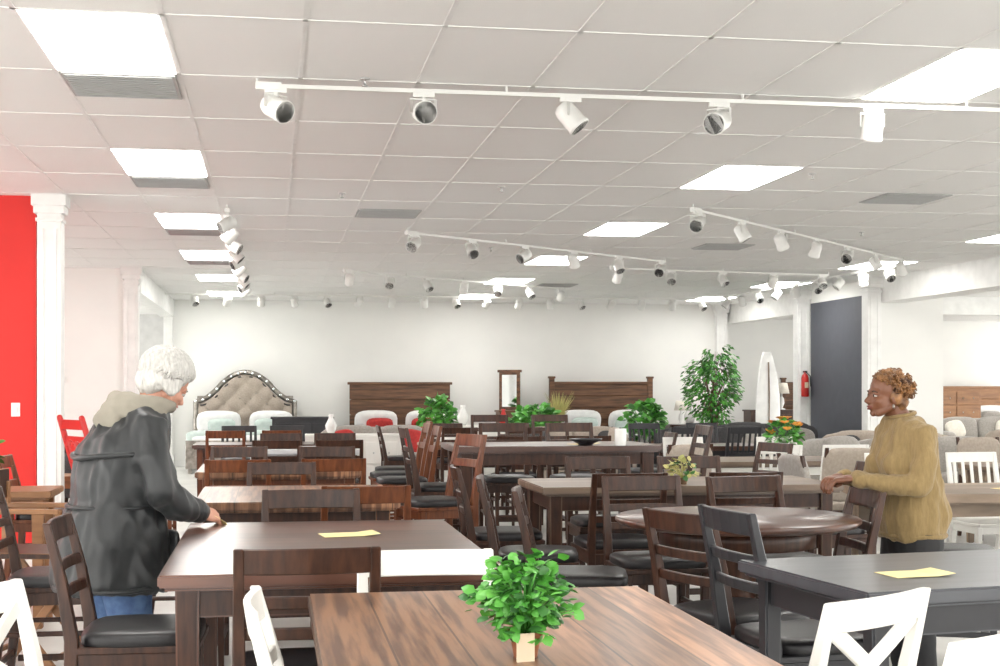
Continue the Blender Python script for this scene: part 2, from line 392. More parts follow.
CH={'lad':mk_chair('dining_chair',ESP,LEA),
 'wide':mk_chair('dining_chair',ESP,LEA,style='wide',w=.46),
 'tall':mk_chair('bar_chair',ESP,LEA,sh=.74,top=1.2,w=.43),
 'cher':mk_chair('bar_chair',CHERRY,LEA,sh=.72,top=1.18,w=.42,style='wide'),
 'chl':mk_chair('dining_chair',CHERRY,LEA,w=.44,style='wide'),
 'whx':mk_chair('dining_chair',WHT,WHT,sh=.56,top=.97,w=.45,style='x'),
 'whl':mk_chair('dining_chair',WHT,WHT,sh=.62,top=1.0,w=.43,style='ladder'),
 'whs':mk_chair('dining_chair',WHT,WHT,sh=.47,top=.98,w=.45,style='slat'),
 'blk':mk_chair('dining_chair',BLK,LEA,style='slat'),
 'blkx':mk_chair('dining_chair',BLK,LEA,style='ladder',w=.43,top=1.08),
 'pan':mk_chair('upholstered_dining_chair',ESP,TAUPE,sh=.49,top=1.0,style='panel',w=.47),
 'pang':mk_chair('upholstered_dining_chair',ESP,GFAB,sh=.49,top=1.02,style='panel',w=.48)}
HD={'N':0,'S':math.pi,'E':-math.pi/2,'W':math.pi/2}
def chair(k,x,y,h,dr=0):
    a=HD[h] if isinstance(h,str) else D(h)
    inst(CH[k],CH[k].name.split('.')[0],(x,y,0),a+D(dr)+random.uniform(-.04,.04))
def table(x,y,w,d,h,tm,lm,rz=0,leg=.075,th=.04,name='dining_table',over=.05,taper=.75,shelf=False):
    b=MB(); b.box((0,0,h-th/2),(w,d,th),tm)
    b.box((0,0,h-th-.006),(w-.03,d-.03,.012),lm)
    ix,iy=w/2-over-leg/2,d/2-over-leg/2
    for s in(-1,1):
        b.box((0,s*iy,h-th-.06),(2*ix,.025,.09),lm); b.box((s*ix,0,h-th-.06),(.025,2*iy,.09),lm)
        for t in(-1,1):
            b.sweep([(s*ix,t*iy,0),(s*ix,t*iy,h-th-.01)],[V((leg/2*taper,0,0)),V((leg/2,0,0))],[V((0,leg/2*taper,0)),V((0,leg/2,0))],lm)
    if shelf: b.box((0,0,.25),(2*ix,2*iy,.03),lm)
    return obj(b,name,(x,y,0),rz,.006,2)
def round_table(x,y,r,h,tm,lm):
    b=MB(); b.lathe([(0,h-.04),(r-.04,h-.04),(r-.02,h-.035),(r,h-.02),(r,h-.008),(r-.01,h),(0,h)],tm,seg=56)
    b.lathe([(r*.62,h-.13),(r*.64,h-.13),(r*.64,h-.04),(r*.6,h-.04)],lm,seg=40)
    b.lathe([(0,.12),(.12,.12),(.13,.2),(.07,.28),(.06,.45),(.085,.55),(.085,.65),(.13,h-.12),(.18,h-.05),(0,h-.05)],lm,seg=24)
    for i in range(4):
        a=math.pi/4+i*math.pi/2; c,s=math.cos(a),math.sin(a)
        b.sweep([(c*.08,s*.08,.24),(c*.25,s*.25,.14),(c*.42,s*.42,.03)],V((-s*.035,c*.035,0)),[V((0,0,.06)),V((0,0,.04)),V((0,0,.03))],lm)
    obj(b,'round_dining_table',(x,y,0),0,.004)
table(.58,3.03,.96,1.85,.92,TOPB,ESP)
table(.2,5.25,1.1,1.7,.92,TOPD,ESP)
table(.13,7.75,1.05,1.2,.92,TOPB,ESP)
table(.05,10.3,1.15,1.1,.92,TOPB,CHERRY)
table(2.15,10.75,1.6,.9,1.06,TOPD,ESP,leg=.09)
round_table(2.08,6.04,.55,.92,TOPD,ESP)
table(2.48,8.35,1.85,.85,.92,TOPG,ESP)
table(2.40,4.22,1.6,.80,.92,CHAR,BLK,rz=D(8),leg=.06)
table(5.15,9.3,1.9,1.05,.78,WEATH,WEATH,leg=.13,th=.06,taper=1)
table(4.9,13.1,1.7,.95,.80,TOPG,WHT)
table(.3,13.6,1.1,.9,.92,MARB,ESP)
table(2.8,14.3,1.7,.9,.92,TOPD,ESP)
table(2.8,17.4,1.9,1.0,.80,TOPB,ESP)
table(5.3,17.0,1.7,1.0,.78,TOPD,BLK)
table(-.2,16.6,1.4,.9,.85,TOPD,CHERRY)
table(7.4,12.2,1.6,.9,.76,TOPG,WEATH)
table(-1.9,9.2,1.1,.55,.86,OAK,OAK,name='console_table',shelf=True)
for c in [
 ('whl',.25,3.36,'E'),('whl',.46,3.98,'S'),
 ('lad',.1,4.42,'N'),('lad',-.47,5.20,'E'),('wide',.18,6.22,'S'),
 ('lad',-1.0,6.75,'E'),('lad',-.45,7.75,'E'),('lad',-1.35,5.9,'E',10),
 ('lad',.05,8.62,'S'),('chl',.45,7.0,'N'),
 ('wide',-.27,11.05,'S'),('wide',.43,11.0,'S'),('chl',-.22,9.6,'N'),('chl',.4,9.62,'N'),
 ('chl',-1.55,10.1,'E'),('chl',-2.0,8.5,'N'),
 ('cher',1.1,11.75,'W'),('cher',1.1,12.5,'W'),('cher',1.1,9.5,'W',20),('cher',1.2,13.3,'W'),
 ('tall',1.28,10.6,'E'),('tall',1.95,11.5,'S'),('tall',2.55,11.5,'S'),('tall',3.15,10.8,'W'),
 ('wide',2.4,13.7,'N'),('wide',3.1,13.7,'N'),('tall',2.4,15.1,'S'),('tall',3.1,15.1,'S'),('wide',3.9,14.3,'W'),
 ('lad',1.95,7.75,'N'),('lad',2.62,7.75,'N'),('wide',2.2,9.0,'S'),('wide',2.85,9.0,'S'),
 ('lad',1.38,8.3,'E'),('lad',1.38,7.25,'E',-8),('lad',3.45,8.3,'W'),
 ('lad',1.80,5.22,'E',20),('lad',1.42,6.36,'E',-12),('wide',2.55,6.85,'S',12),('lad',1.95,6.92,'S'),('lad',2.44,6.12,'W',-4),
 ('blkx',1.85,4.68,'E',8),('whx',1.38,3.60,'N',30),('whx',1.42,3.06,'N',32),('whx',-.50,3.72,'E',-20),
 ('blkx',3.62,7.0,'E',-22),
 ('whs',4.9,10.2,'S'),('whs',5.6,10.2,'S'),('whs',4.55,12.35,'N'),('whs',5.2,12.35,'N'),('whs',4.3,13.9,'S'),('whs',5.3,13.85,'S'),('whs',6.05,13.1,'W'),
 ('pang',4.0,9.6,'E'),('pan',4.8,11.3,'N'),('pan',3.6,12.2,'N',15),
 ('lad',.05,12.95,'N'),('lad',.6,12.95,'N'),('lad',.1,14.3,'S'),('lad',.65,14.3,'S'),
 ('lad',2.2,16.7,'N'),('lad',3.0,16.7,'N'),('lad',2.3,18.1,'S'),('lad',3.2,18.1,'S'),('lad',1.6,17.4,'E'),('pan',4.05,17.3,'W'),
 ('blk',4.9,16.3,'N'),('blk',5.6,16.3,'N'),('blk',4.9,17.7,'S'),('blk',5.7,17.7,'S'),
 ('chl',-.5,15.95,'N'),('chl',.1,15.95,'N'),('blk',-.4,17.3,'S'),('blk',.2,17.3,'S'),
 ('pang',7.0,11.5,'N'),('pang',7.8,11.5,'N'),('pan',7.1,12.9,'S'),
 ('lad',4.0,11.3,'W',20),('chl',-1.1,13.2,'E')]: chair(*c)
# folding x-leg stool chair
b=MB()
for s in(-1,1):
    y=s*.2
    b.sweep([(-.24,y,0),(.24,y,.62)],V((.018,0,-.014)),V((0,.012,0)),OAK); b.sweep([(.24,y+.03*s,0),(-.24,y+.03*s,.62)],V((.018,0,.014)),V((0,.012,0)),OAK)
    b.box((-.25,y,.78),(.04,.03,.42),OAK); b.box((-.02,y,.86),(.5,.05,.025),OAK); b.box((.22,y,.74),(.03,.03,.25),OAK)
b.box((0,0,.63),(.5,.44,.03),ESP); b.box((-.25,0,.98),(.02,.44,.16),ESP); b.box((.2,0,.1),(.025,.4,.025),OAK); b.box((-.2,0,.1),(.025,.4,.025),OAK)
me=b.mesh('folding_director_chair')
inst(me,'folding_director_chair',(-1.25,7.7,0),D(-15)); inst(me,'folding_director_chair',(-1.75,6.8,0),D(10))
# red folding chair
b=MB()
for s in(-1,1):
    b.tube([(s*.2,-.28,1.15),(s*.22,-.1,.55),(s*.23,.22,0)],.022,REDP,8); b.tube([(s*.19,.18,.5),(s*.19,-.3,0)],.02,REDP,8)
for z,y in((1.1,-.265),(.98,-.23),(.86,-.195)): b.box((0,y,z),(.4,.018,.07),REDP)
for i in range(5): b.box((0,-.13+i*.08,.5),(.4,.06,.02),REDP)
me=b.mesh('red_folding_chair'); inst(me,'red_folding_chair',(-1.30,11.5,0),D(-60),1.1); inst(me,'red_folding_chair',(-1.2,10.75,0),D(-75),.95)
# sofas
def mk_sofa(name,m,w=1.9,hb=.92,pm=None,legs=ESP):
    b=MB(); d=.92
    b.box((0,0,.22),(w-.1,d-.1,.2),m)
    b.cush((0,-d/2+.14,.55),(w-.12,.26,hb-.22),m,6,8)
    n=max(1,round((w-.4)/.7)); cw=(w-.44)/n
    for s in(-1,1): b.cush((s*(w/2-.12),0,.40),(.25,d,.52),m,5,6)
    for i in range(n):
        x=-(w-.44)/2+cw*(i+.5)
        b.cush((x,.06,.42),(cw,.68,.2),m,6,6); b.cush((x,-.17,.68),(cw,.22,hb-.42),m,4,6,R=Matrix.Rotation(.15,4,'X'))
    if pm:
        for s in(-1,1): b.cush((s*(w/2-.42),-.02,.68),(.4,.14,.38),pm,3,6,R=Matrix.Rotation(.35,4,'X')@Matrix.Rotation(.2*s,4,'Y'))
    for s in(-1,1):
        for t in(-1,1): b.sweep([(s*(w/2-.15),t*(d/2-.12),0),(s*(w/2-.15),t*(d/2-.12),.13)],[V((.018,0,0)),V((.03,0,0))],[V((0,.018,0)),V((0,.03,0))],legs)
    return b.mesh(name,.01)
SG=mk_sofa('sofa',GFAB,pm=CREAM); SD=mk_sofa('sofa',DFAB,pm=GFAB,hb=.98); ST_=mk_sofa('sofa',TAUPE,pm=DFAB); SA=mk_sofa('armchair',GFAB,w=1.05,hb=1.0,pm=None); SC=mk_sofa('sofa',GFAB,pm=REDF)
for me,x,y,r in[(SD,-3.4,18.3,190),(SD,6.3,19.1,170),(SD,7.8,21.0,180),(SG,7.6,15.2,170),(ST_,8.1,17.4,160),(SA,6.3,14.4,-150),(SA,8.6,13.6,200),(SG,10.4,16.4,150),(ST_,11.2,18.6,180),(SG,12.6,15.2,100),(SA,10.8,13.3,180),(SD,12.8,21.0,180),(SC,1.6,21.2,180),(ST_,4.4,20.0,180),(SG,13.8,25.5,180)]:
    inst(me,me.name.split('.')[0],(x,y,0),D(r))
# beds
def bed_base(b,w,fm,bed,throw,l=2.05,acc=None):
    b.box((0,l/2,.28),(w,l,.16),fm); b.cush((0,l/2+.02,.50),(w-.04,l-.04,.36),bed,8,8); b.cush((0,l*.66,.60),(w+.06,l*.6,.26),throw,8,8)
    b.box((0,l+.0,.33),(w+.04,.06,.5),fm)
    for s in(-1,1):
        b.cush((s*w*.25,.3,.85),(w*.42,.2,.46),bed,3.5,6,R=Matrix.Rotation(-.35,4,'X')); b.cush((s*w*.22,.46,.80),(w*.26,.16,.26),acc or throw,3.5,6,R=Matrix.Rotation(-.4,4,'X'))
        for t in(.05,l-.05): b.box((s*(w/2-.06),t,.1),(.08,.08,.2),fm)
b=MB(); w=1.95
bed_base(b,w,SILV,LINEN,AQUA)
def arch(t):
    t=abs(t)
    if t<.55: return 1.55+.30*math.cos(t/.55*math.pi/2)**.8
    return 1.55-.25*math.sin((t-.55)/.45*math.pi/2)
N=56;K=28; vs=[];fs=[]
for i in range(N+1):
    t=-1+2*i/N; zt=arch(t)
    for j in range(K+1):
        z=.35+(zt-.1-.35)*j/K; x=t*(w/2-.1)
        u=(x/.2+z/.2); q=(x/.2-z/.2); dmp=abs(math.sin(u*math.pi/2)*math.sin(q*math.pi/2))
        vs.append((x,.03+.07*dmp**.6,z))
for i in range(N):
    for j in range(K): a=i*(K+1)+j; fs.append((a,a+1,a+K+2,a+K+1))
b.add(vs,fs,TAUPE,True)
for i in range(-5,6):
    for j in range(0,9):
        x=i*.2 if j%2==0 else (i+.5)*.2; z=.6+j*.1*1.0*2*.5
        if abs(x)<w/2-.14 and z<arch(x/(w/2-.1))-.14: b.ell((x,.05,z),(.012,.012,.012),SILV,8,6)
pts=[(t*(w/2-.05),0,arch(t)-.05) for t in[-1+2*i/40 for i in range(41)]]
pts=[(-w/2+.05,0,0)]+pts+[(w/2-.05,0,0)]
b.tube(pts,.05,SILV,8,flat=1,cap=False)
b.tube([(p[0]*.9,.05,p[2]-.075) for p in pts[1:-1]],.016,DFAB,6)
for t in[-1+2*i/14 for i in range(15)]: b.ell((t*(w/2-.05),.05,arch(t)-.05),(.03,.02,.03),GLASS,8,6)
b.box((0,-.03,.85),(w-.15,.04,1.0),SILV)
obj(b,'tufted_upholstered_bed',(-.5,26.9,0),D(180),.008)
def plank_bed(x,y,w,h,m,posts,planks,rz=180,bed=LINEN,throw=GFAB,acc=None):
    b=MB(); bed_base(b,w,m,bed,throw,acc=acc)
    n=planks
    for i in range(n): b.box((0,0,.4+(h-.4)*(i+.5)/n),(w,.05,(h-.4)/n-.008),m)
    b.box((0,-.02,h/2),(w-.06,.03,h-.1),m); b.box((0,.01,h+.02),(w+.08,.09,.05),m)
    if posts:
        for s in(-1,1): b.box((s*w/2,0,(h+.12)/2),(.1,.1,h+.12),m); b.box((s*w/2,0,h+.13),(.13,.13,.04),m)
    obj(b,'wooden_bed',(x,y,0),D(rz),.006)
plank_bed(2.45,26.9,1.95,1.57,RUST,False,4,bed=LINEN,throw=TAUPE,acc=REDF)
plank_bed(6.45,26.9,2.0,1.58,RUST,True,5,throw=AQUA)
plank_bed(13.5,32.3,2.4,1.6,RUST,True,4); plank_bed(17.0,32.3,2.2,1.5,OAK,True,4)
def dresser(x,y,w,h,d,m,rows=3,cols=2,rz=180,mirror=False,name='dresser',km=STEEL):
    b=MB(); b.box((0,0,h/2+.04),(w,d,h-.08),m); b.box((0,0,h),(w+.05,d+.04,.035),m); b.box((0,0,.05),(w-.06,d-.06,.1),m)
    for r in range(rows):
        for c in range(cols):
            cw=(w-.08)/cols; rh=(h-.2)/rows; x_=-w/2+.04+cw*(c+.5); z_=.13+rh*(r+.5)
            b.box((x_,d/2+.008,z_),(cw-.03,.022,rh-.03),m); 
            for k in(-1,1): b.ell((x_+k*cw*.22,d/2+.035,z_),(.014,.018,.014),km,8,6)
    if mirror:
        mw,mh=w*.5,.75; mx=w*.2
        b.box((mx,-d/2+.12,h+mh/2+.02),(mw,.04,mh),m,D(-28))
        b.box((mx+.012,-d/2+.143,h+mh/2+.02),(mw-.12,.006,mh-.12),GLASS,D(-28)); b.box((mx,-d/2+.12,h+mh+.03),(mw+.06,.07,.05),m,D(-28))
    obj(b,name,(x,y,0),D(rz),.005)
dresser(4.75,26.6,.85,1.05,.5,RUST,4,1,mirror=True); dresser(4.1,25.6,.55,.7,.42,RUST,2,1,name='nightstand')
dresser(.95,26.7,.55,.72,.42,SILV,2,1,name='nightstand'); dresser(8.0,26.6,.6,.75,.45,RUST,2,1,name='nightstand')
dresser(1.0,19.2,1.5,.85,.45,WHT,2,3,rz=180,name='sideboard'); dresser(7.5,23.4,1.4,.85,.45,ESP,2,3,name='sideboard')
dresser(.5,23.6,1.0,1.0,.45,BLK,2,3,name='sideboard'); dresser(3.5,23.4,1.4,.85,.45,WHT,2,3,name='sideboard'); dresser(15.2,30.0,1.8,1.5,.5,OAK,4,3,name='sideboard')
dresser(11.2,29.5,1.6,1.0,.5,ESP,3,2,name='sideboard')
table(10.4,14.9,1.2,.65,.46,WEATH,WEATH,name='coffee_table'); table(-2.4,16.6,1.2,.6,.5,OAK,OAK,name='coffee_table')
# surfboard
b=MB(); rings=[]
for i in range(25):
    t=i/24; wd=.27*math.sin(math.pi*min(1,.10+t*.85))**.6; rings.append((0,-.05*math.sin(t*3),.0+2.2*t,max(wd,.02),.035))
b.loft(rings,CERW,20,2); b.sweep([(0,-.06,.2),(0,-.09,1.4),(0,-.06,2.0)],V((.006,0,0)),V((0,.03,0)),WEATH); obj(b,'surfboard_decor',(9.45,25.7,0),D(10),0)
# ---------------------------------------------------------------- plants
def rdir(up=.2):
    while 1:
        v=V((random.uniform(-1,1),random.uniform(-1,1),random.uniform(-1,1)))
        if .1<v.length<1: v.normalize(); v.z+=up; return v.normalized()
def pot(b,r,h,m): b.lathe([(0,0),(r*.72,0),(r*.75,.01),(r*.95,h*.85),(r*1.05,h*.86),(r*1.05,h),(r*.9,h),(r*.88,h*.9),(0,h*.9)],m,seg=24)
def bush(x,y,z,r,h,n,ls,lm,pr=.05,ph=.07,pm=TERRA,flower=None,name='potted_plant',tag=False):
    b=MB(); pot(b,pr,ph,pm)
    for i in range(n):
        d=rdir(.25); lump=1+.35*noise.noise(d*2.3+V((x*3,y,2)))*2 if tag else 1
        e=V((d.x*r*lump,d.y*r*lump,ph+h*.40+d.z*h*.5*lump)); k=random.uniform(.5,1)
        e=V((e.x*k,e.y*k,ph+h*.35+(e.z-ph-h*.35)*random.uniform(.7,1.05)))
        if i%4==0: b.tube([(0,0,ph*.8),(e.x*.4,e.y*.4,ph+(e.z-ph)*.6),e],.0025 if r<.3 else .006,lm,5,cap=False)
        b.leaf(e,(d.x+random.uniform(-.7,.7),d.y+random.uniform(-.7,.7),d.z*.4+random.uniform(-.6,.5)),(random.uniform(-.9,.9),random.uniform(-1.0,.5),.9),ls*random.uniform(.6,1.2),ls*random.uniform(.7,1.0),lm if random.random()<.72 else LEAFD)
    if flower:
        for i in range(14):
            d=rdir(.6); e=V((d.x*r*.9,d.y*r*.9,ph+h*.55+d.z*h*.45))
            for k in range(9):
                a=k*2*math.pi/9; q=V((math.cos(a),math.sin(a)*.9,.35)); b.leaf(e,q,d,ls*.7,ls*.4,flower)
            b.ell(e,(ls*.2,)*3,flower,8,6)
    if tag:
        b.tube([(.0,-pr,ph*.8),(-.01,-pr-.02,.05)],.0015,PAPW,5); b.box((-.01,-pr-.02,.03),(.04,.004,.06),PAPW,rz=.2)
    return obj(b,name,(x,y,z),0,0)
X,Y=F(.055,3.0); bush(X,Y,.92,.096,.175,480,.029,LEAF,.036,.055,TERRA,tag=True)
for (x,y,z,r,h,n,ls) in[(2.9,24.6,.6,.33,.6,260,.13),(4.1,21.4,.5,.42,.6,320,.14),(6.0,22.0,.55,.36,.6,260,.13),(-1.9,9.2,.86,.2,.4,200,.07),(-2.3,9.3,.86,.2,.35,150,.07)]:
    bush(x,y,z,r,h,n,ls,LEAF,.12 if r>.3 else .08,.18 if r>.3 else .12,CERW)
for (x,y,z) in((2.9,24.6,.6),(4.1,21.4,.5),(6.0,22.0,.55)): table(x,y,.6,.6,z,ESP,ESP,name='side_table',leg=.05)
bush(5.0,13.1,.80,.17,.30,160,.07,LEAF,.07,.12,CERW,flower=YEL,name='potted_flowers')
X,Y=F(1.1,8.4); bush(X,Y,.92,.1,.12,70,.04,GRASS,.04,.04,BASK,name='table_centerpiece_greenery')
# grasses
b=MB(); pot(b,.12,.3,CERW)
for i in range(120):
    a=random.uniform(0,6.28); l=random.uniform(.4,.7); s=random.uniform(.05,.3)
    b.sweep([(0,0,.25),(math.cos(a)*s*.4,math.sin(a)*s*.4,.25+l*.6),(math.cos(a)*s,math.sin(a)*s,.25+l)],[V((.008,0,0)),V((.007,0,0)),V((.001,0,0))],V((0,.001,0)),GRASS)
obj(b,'ornamental_grass_pot',(4.85,23.4,.5),0,0)
table(4.85,23.4,.4,.4,.5,WHT,WHT,name='plant_stand',leg=.04)
# ficus tree
b=MB(); pot(b,.2,.34,BASK)
for i in range(3):
    a=i*2.1; b.tube([(math.cos(a)*.04,math.sin(a)*.04,.3),(math.cos(a+1)*.05,math.sin(a+1)*.05,.75),(math.cos(a+2)*.06,math.sin(a+2)*.06,1.15),(math.cos(a)*.2,math.sin(a)*.2,1.65)],[.025,.022,.018,.01],BARK,8)
for i in range(45):
    d=rdir(.2); st=V((random.uniform(-.06,.06),random.uniform(-.06,.06),random.uniform(.9,1.5))); en=V((d.x*.42,d.y*.42,1.48+d.z*.62)); b.tube([st,(st+en)/2+V((0,0,.05)),en],[.009,.006,.003],BARK,5,cap=False)
for i in range(2600):
    d=rdir(0); k=random.uniform(.45,1)**.6; lump=1+.4*noise.noise(d*1.8); p=V((d.x*.46*k*lump,d.y*.46*k*lump,1.52+d.z*.66*k*lump))
    nn=noise.noise(p*5); 
    if nn<-.12: continue
    b.leaf(p,(d.x,d.y,-.35+random.uniform(-.5,.4)),(random.uniform(-.6,.6),random.uniform(-.6,.6),1),random.uniform(.06,.1),.045,LEAF if random.random()<.6 else LEAFD)
obj(b,'ficus_tree',(7.15,21.9,0),0,0)
# ---------------------------------------------------------------- small props
def sheet(x,y,z,rz,w=.22,d=.15,m=PAPER):
    b=MB(); b.sweep([(-w/2,0,.001),(-w*.2,0,.002),(w*.2,0,.002),(w/2,0,.009)],V((0,d/2,0)),V((0,0,.0006)),m); obj(b,'price_sheet',(x,y,z+.001),rz,0)
sheet(.30,5.5,.92,.15); sheet(1.97,4.05,.92,.1,.2,.14); sheet(2.4,10.6,1.06,.3); sheet(5.2,9.2,.78,.2)
b=MB(); b.lathe([(0,.004),(.05,.0),(.06,.01),(.12,.04),(.13,.05),(.125,.05),(.11,.04),(.05,.018),(0,.018)],BLK,seg=28); X,Y=F(.66,10.7); obj(b,'serving_bowl',(X,Y,1.06),0,0)
b=MB(); b.lathe([(0,0),(.04,0),(.045,.01),(.045,.13),(.04,.13),(.04,.02),(0,.02)],CERW,seg=20); X,Y=F(.92,10.6); obj(b,'candle_holder',(X,Y,1.06),0,0)
def vase(x,y,z,m,s=1):
    b=MB(); b.lathe([(0,0),(.05*s,0),(.09*s,.08*s),(.1*s,.15*s),(.05*s,.25*s),(.035*s,.3*s),(.05*s,.34*s),(.04*s,.34*s),(.025*s,.3*s),(0,.29*s)],m,seg=20); obj(b,'vase',(x,y,z),0,0)
vase(.8,19.2,.868,CERW,.8); vase(7.2,23.4,.868,CERW,1.0); vase(3.2,23.4,.868,CERW,1.0); vase(3.9,23.4,.868,REDP,.8); vase(2.5,17.4,.8,CERW,.6); vase(7.4,12.2,.76,CERW,.6)
def lamp(x,y,z,s=1):
    b=MB(); b.lathe([(0,0),(.08*s,0),(.08*s,.02),(.02,.04),(.06*s,.15*s),(.05*s,.25*s),(.012,.3*s),(.012,.4*s),(0,.4*s)],CERW,seg=20); b.lathe([(.17*s,.36*s),(.12*s,.6*s),(.115*s,.6*s),(.165*s,.36*s)],CREAM,seg=28); obj(b,'table_lamp',(x,y,z),0,0)
lamp(8.0,26.6,.768,.8); lamp(11.2,29.5,1.018)
# ---------------------------------------------------------------- people
def remesh(mb,name,vox,it,parent,disp=None):
    me=mb.mesh(name,0); o=bpy.data.objects.new(name,me); COL.objects.link(o)
    r=o.modifiers.new('r','REMESH'); r.mode='VOXEL'; r.voxel_size=vox; r.use_smooth_shade=True
    if it: s=o.modifiers.new('s','SMOOTH'); s.factor=.5; s.iterations=it
    dg=bpy.context.evaluated_depsgraph_get(); ev=o.evaluated_get(dg); nm=bpy.data.meshes.new_from_object(ev)
    m0=me.materials[0]; nm.materials.clear(); nm.materials.append(m0)
    o.modifiers.clear(); o.data=nm; bpy.data.meshes.remove(me)
    if disp:
        ns=[v.normal.copy() for v in nm.vertices]
        for v,n in zip(nm.vertices,ns): v.co=v.co+n*disp(v.co)
    for p in nm.polygons: p.use_smooth=True
    o.parent=parent; return o
def plain(mb,name,parent):
    o=inst(mb.mesh(name,0),name,(0,0,0)); o.parent=parent; return o
def hand(mb,M,m,side,curl):
    old=mb.M; mb.M=old@M
    mb.cush((0,.045,0),(.078,.095,.03),m,3.5,6)
    mb.tube([(0,-.04,0),(0,.0,0),(0,.03,0)],[.027,.026,.03],m,12,flat=.75)
    for i,(x,L) in enumerate(zip((-.029,-.010,.010,.028),(.070,.078,.073,.057))):
        x*=side; p=V((x,.082,0)); pts=[V((x*.9,.05,0)),p]; a=.15+.05*i
        for k,f in enumerate((.45,.32,.23)):
            a+=curl*(1.0 if k else .7); p=p+V((x*.03,math.cos(a)*L*f,-math.sin(a)*L*f)); pts.append(p)
        mb.tube(pts,[.009,.0092,.0085,.0078,.0065],m,8)
    s=-side
    mb.tube([(s*.022,.015,-.003),(s*.047,.04,-.012),(s*.054,.066,-.022),(s*.048,.088,-.03)],[.013,.0115,.010,.0075],m,8)
    mb.M=old
def frame(p,y,up):
    y=V(y).normalized(); x=y.cross(V(up)).normalized(); z=x.cross(y)
    M=Matrix((x,y,z)).transposed().to_4x4(); M.translation=V(p); return M
def head(parent,c,pitch,yaw,sk,lip,brow,neckbase,older):
    H=Matrix.Translation(c)@Matrix.Rotation(yaw,4,'Z')@Matrix.Rotation(pitch,4,'X')
    b=MB(); b.M=H
    b.ell((0,-.012,.038),(.074,.094,.082),sk,20,14)
    b.ell((0,.022,-.03),(.062,.066,.06),sk,16,12)
    b.ell((0,.040,-.072),(.038,.038,.030),sk); b.ell((0,.066,-.088),(.017,.014,.015),sk)
    b.ell((0,.066,.022),(.052,.022,.012),sk)
    for s in(-1,1):
        b.ell((s*.036,.062,-.028),(.021,.018,.018),sk); b.ell((s*.074,-.008,-.012),(.009,.018,.030),sk); b.tube([(s*.055,.0,-.05),(s*.03,.055,-.085)],[.02,.015],sk,8)
        b.ell((s*.0095,.093,-.034),(.008,.009,.007),sk)
        b.tube([(s*.048,.068,.004),(s*.032,.079,.007),(s*.017,.074,.003)],.0065,sk,6)
    b.tube([(0,.078,.012),(0,.090,-.008),(0,.104,-.028)],[.008,.009,.0115],sk,8); b.tube([(0,.1,-.034),(0,.088,-.04)],.008,sk,8)
    b.ell((0,.080,-.058),(.022,.014,.014),sk)
    b.M=Matrix.Identity(4)
    hb=H@V((0,-.02,-.04)); nb=V(neckbase); b.tube([nb-V((0,.01,.06)),nb,(nb+hb)/2,hb],[.075,.058,.052,.052],sk,16)
    remesh(b,'head_skin',.0045,3,parent)
    b=MB(); b.M=H
    for s in(-1,1):
        b.ell((s*.032,.073,-.002),(.0115,.0095,.0055),EYEW,12,8); b.ell((s*.031,.0815,-.0025),(.0055,.003,.005),EYEI,10,6)
        b.tube([(s*.05,.070,.014),(s*.034,.084,.021),(s*.017,.084,.017)],[.002,.0035,.003],brow,6)
        b.tube([(s*.045,.074,.001),(s*.032,.0835,.0045),(s*.019,.078,.001)],[.0012,.002,.0012],brow,6)
    b.tube([(-.021,.084,-.056),(-.008,.0935,-.0535),(0,.0935,-.055),(.008,.0935,-.0535),(.021,.084,-.056)],[.002,.0042,.0038,.0042,.002],lip,8)
    b.tube([(-.019,.083,-.0615),(0,.093,-.0655),(.019,.083,-.0615)],[.002,.0052,.002],lip,8)
    plain(b,'face_features',parent); return H
def folds(amp,fx=9,fz=5,seed=0):
    def f(p):
        q=V((p.x*fx+seed,p.y*fx,p.z*fz)); n=noise.noise(q)+.5*noise.noise(q*2.3); r=1-abs(noise.noise(q*1.3+V((5,1,2)))*2.2)
        return amp*(n*.8+max(r,0)*.5-.3)
    return f
def leg(b,s,hip,knee,ank,r,m): b.tube([hip,(V(hip)+V(knee))/2,knee,(V(knee)*.6+V(ank)*.4),ank],[r[0],r[1],r[2],r[3],r[4]],m,16)
# --- older woman, black hooded jacket (hips slightly back, torso leaning to the table, head bowed)
P=bpy.data.objects.new('older_woman_in_black_jacket',None); COL.objects.link(P)
b=MB()
b.loft([(0,-.06,.66,.245,.215),(0,-.06,.70,.26,.23),(0,-.06,.85,.245,.215),(0,-.055,.98,.215,.19),(0,-.04,1.03,.20,.175),(0,-.03,1.12,.21,.18),(0,-.01,1.25,.212,.17),(0,.02,1.33,.20,.145),(0,.05,1.39,.155,.12),(0,.08,1.43,.10,.09)],JACK,32)
armsL=[]
for s in(-1,1):
    if s>0: sh,el,wr=(.18,.03,1.33),(.265,.045,1.07),(.20,.23,.985)
    else: sh,el,wr=(-.18,.035,1.33),(-.26,.10,1.07),(-.17,.28,1.0)
    b.tube([(sh[0]*.55,sh[1],sh[2]+.02),sh,((sh[0]+el[0])/2+.008*s,(sh[1]+el[1])/2-.02,(sh[2]+el[2])/2),el],[.08,.088,.082,.073],JACK,18)
    b.tube([el,((el[0]+wr[0])/2,(el[1]+wr[1])/2,(el[2]+wr[2])/2-.012),wr],[.073,.065,.054],JACK,18)
    armsL.append((el,wr))
remesh(b,'jacket',.010,3,P,folds(.022,10,4.5,3))
b=MB(); b.tube([(.252*math.cos(t)*1.04,-.06+.226*math.sin(t),.68+.004*math.sin(5*t)) for t in[i*math.pi/16 for i in range(33)]],.010,JACK,8)
b.tube([(.212*math.cos(t),-.05+.188*math.sin(t),1.01) for t in[i*math.pi/16 for i in range(33)]],.008,JACK,8)
b.tube([(.226*math.cos(t),-.02+.190*math.sin(t),1.21+.02*abs(math.cos(t))) for t in[math.pi+i*math.pi/12 for i in range(13)]],.012,JACK,8)
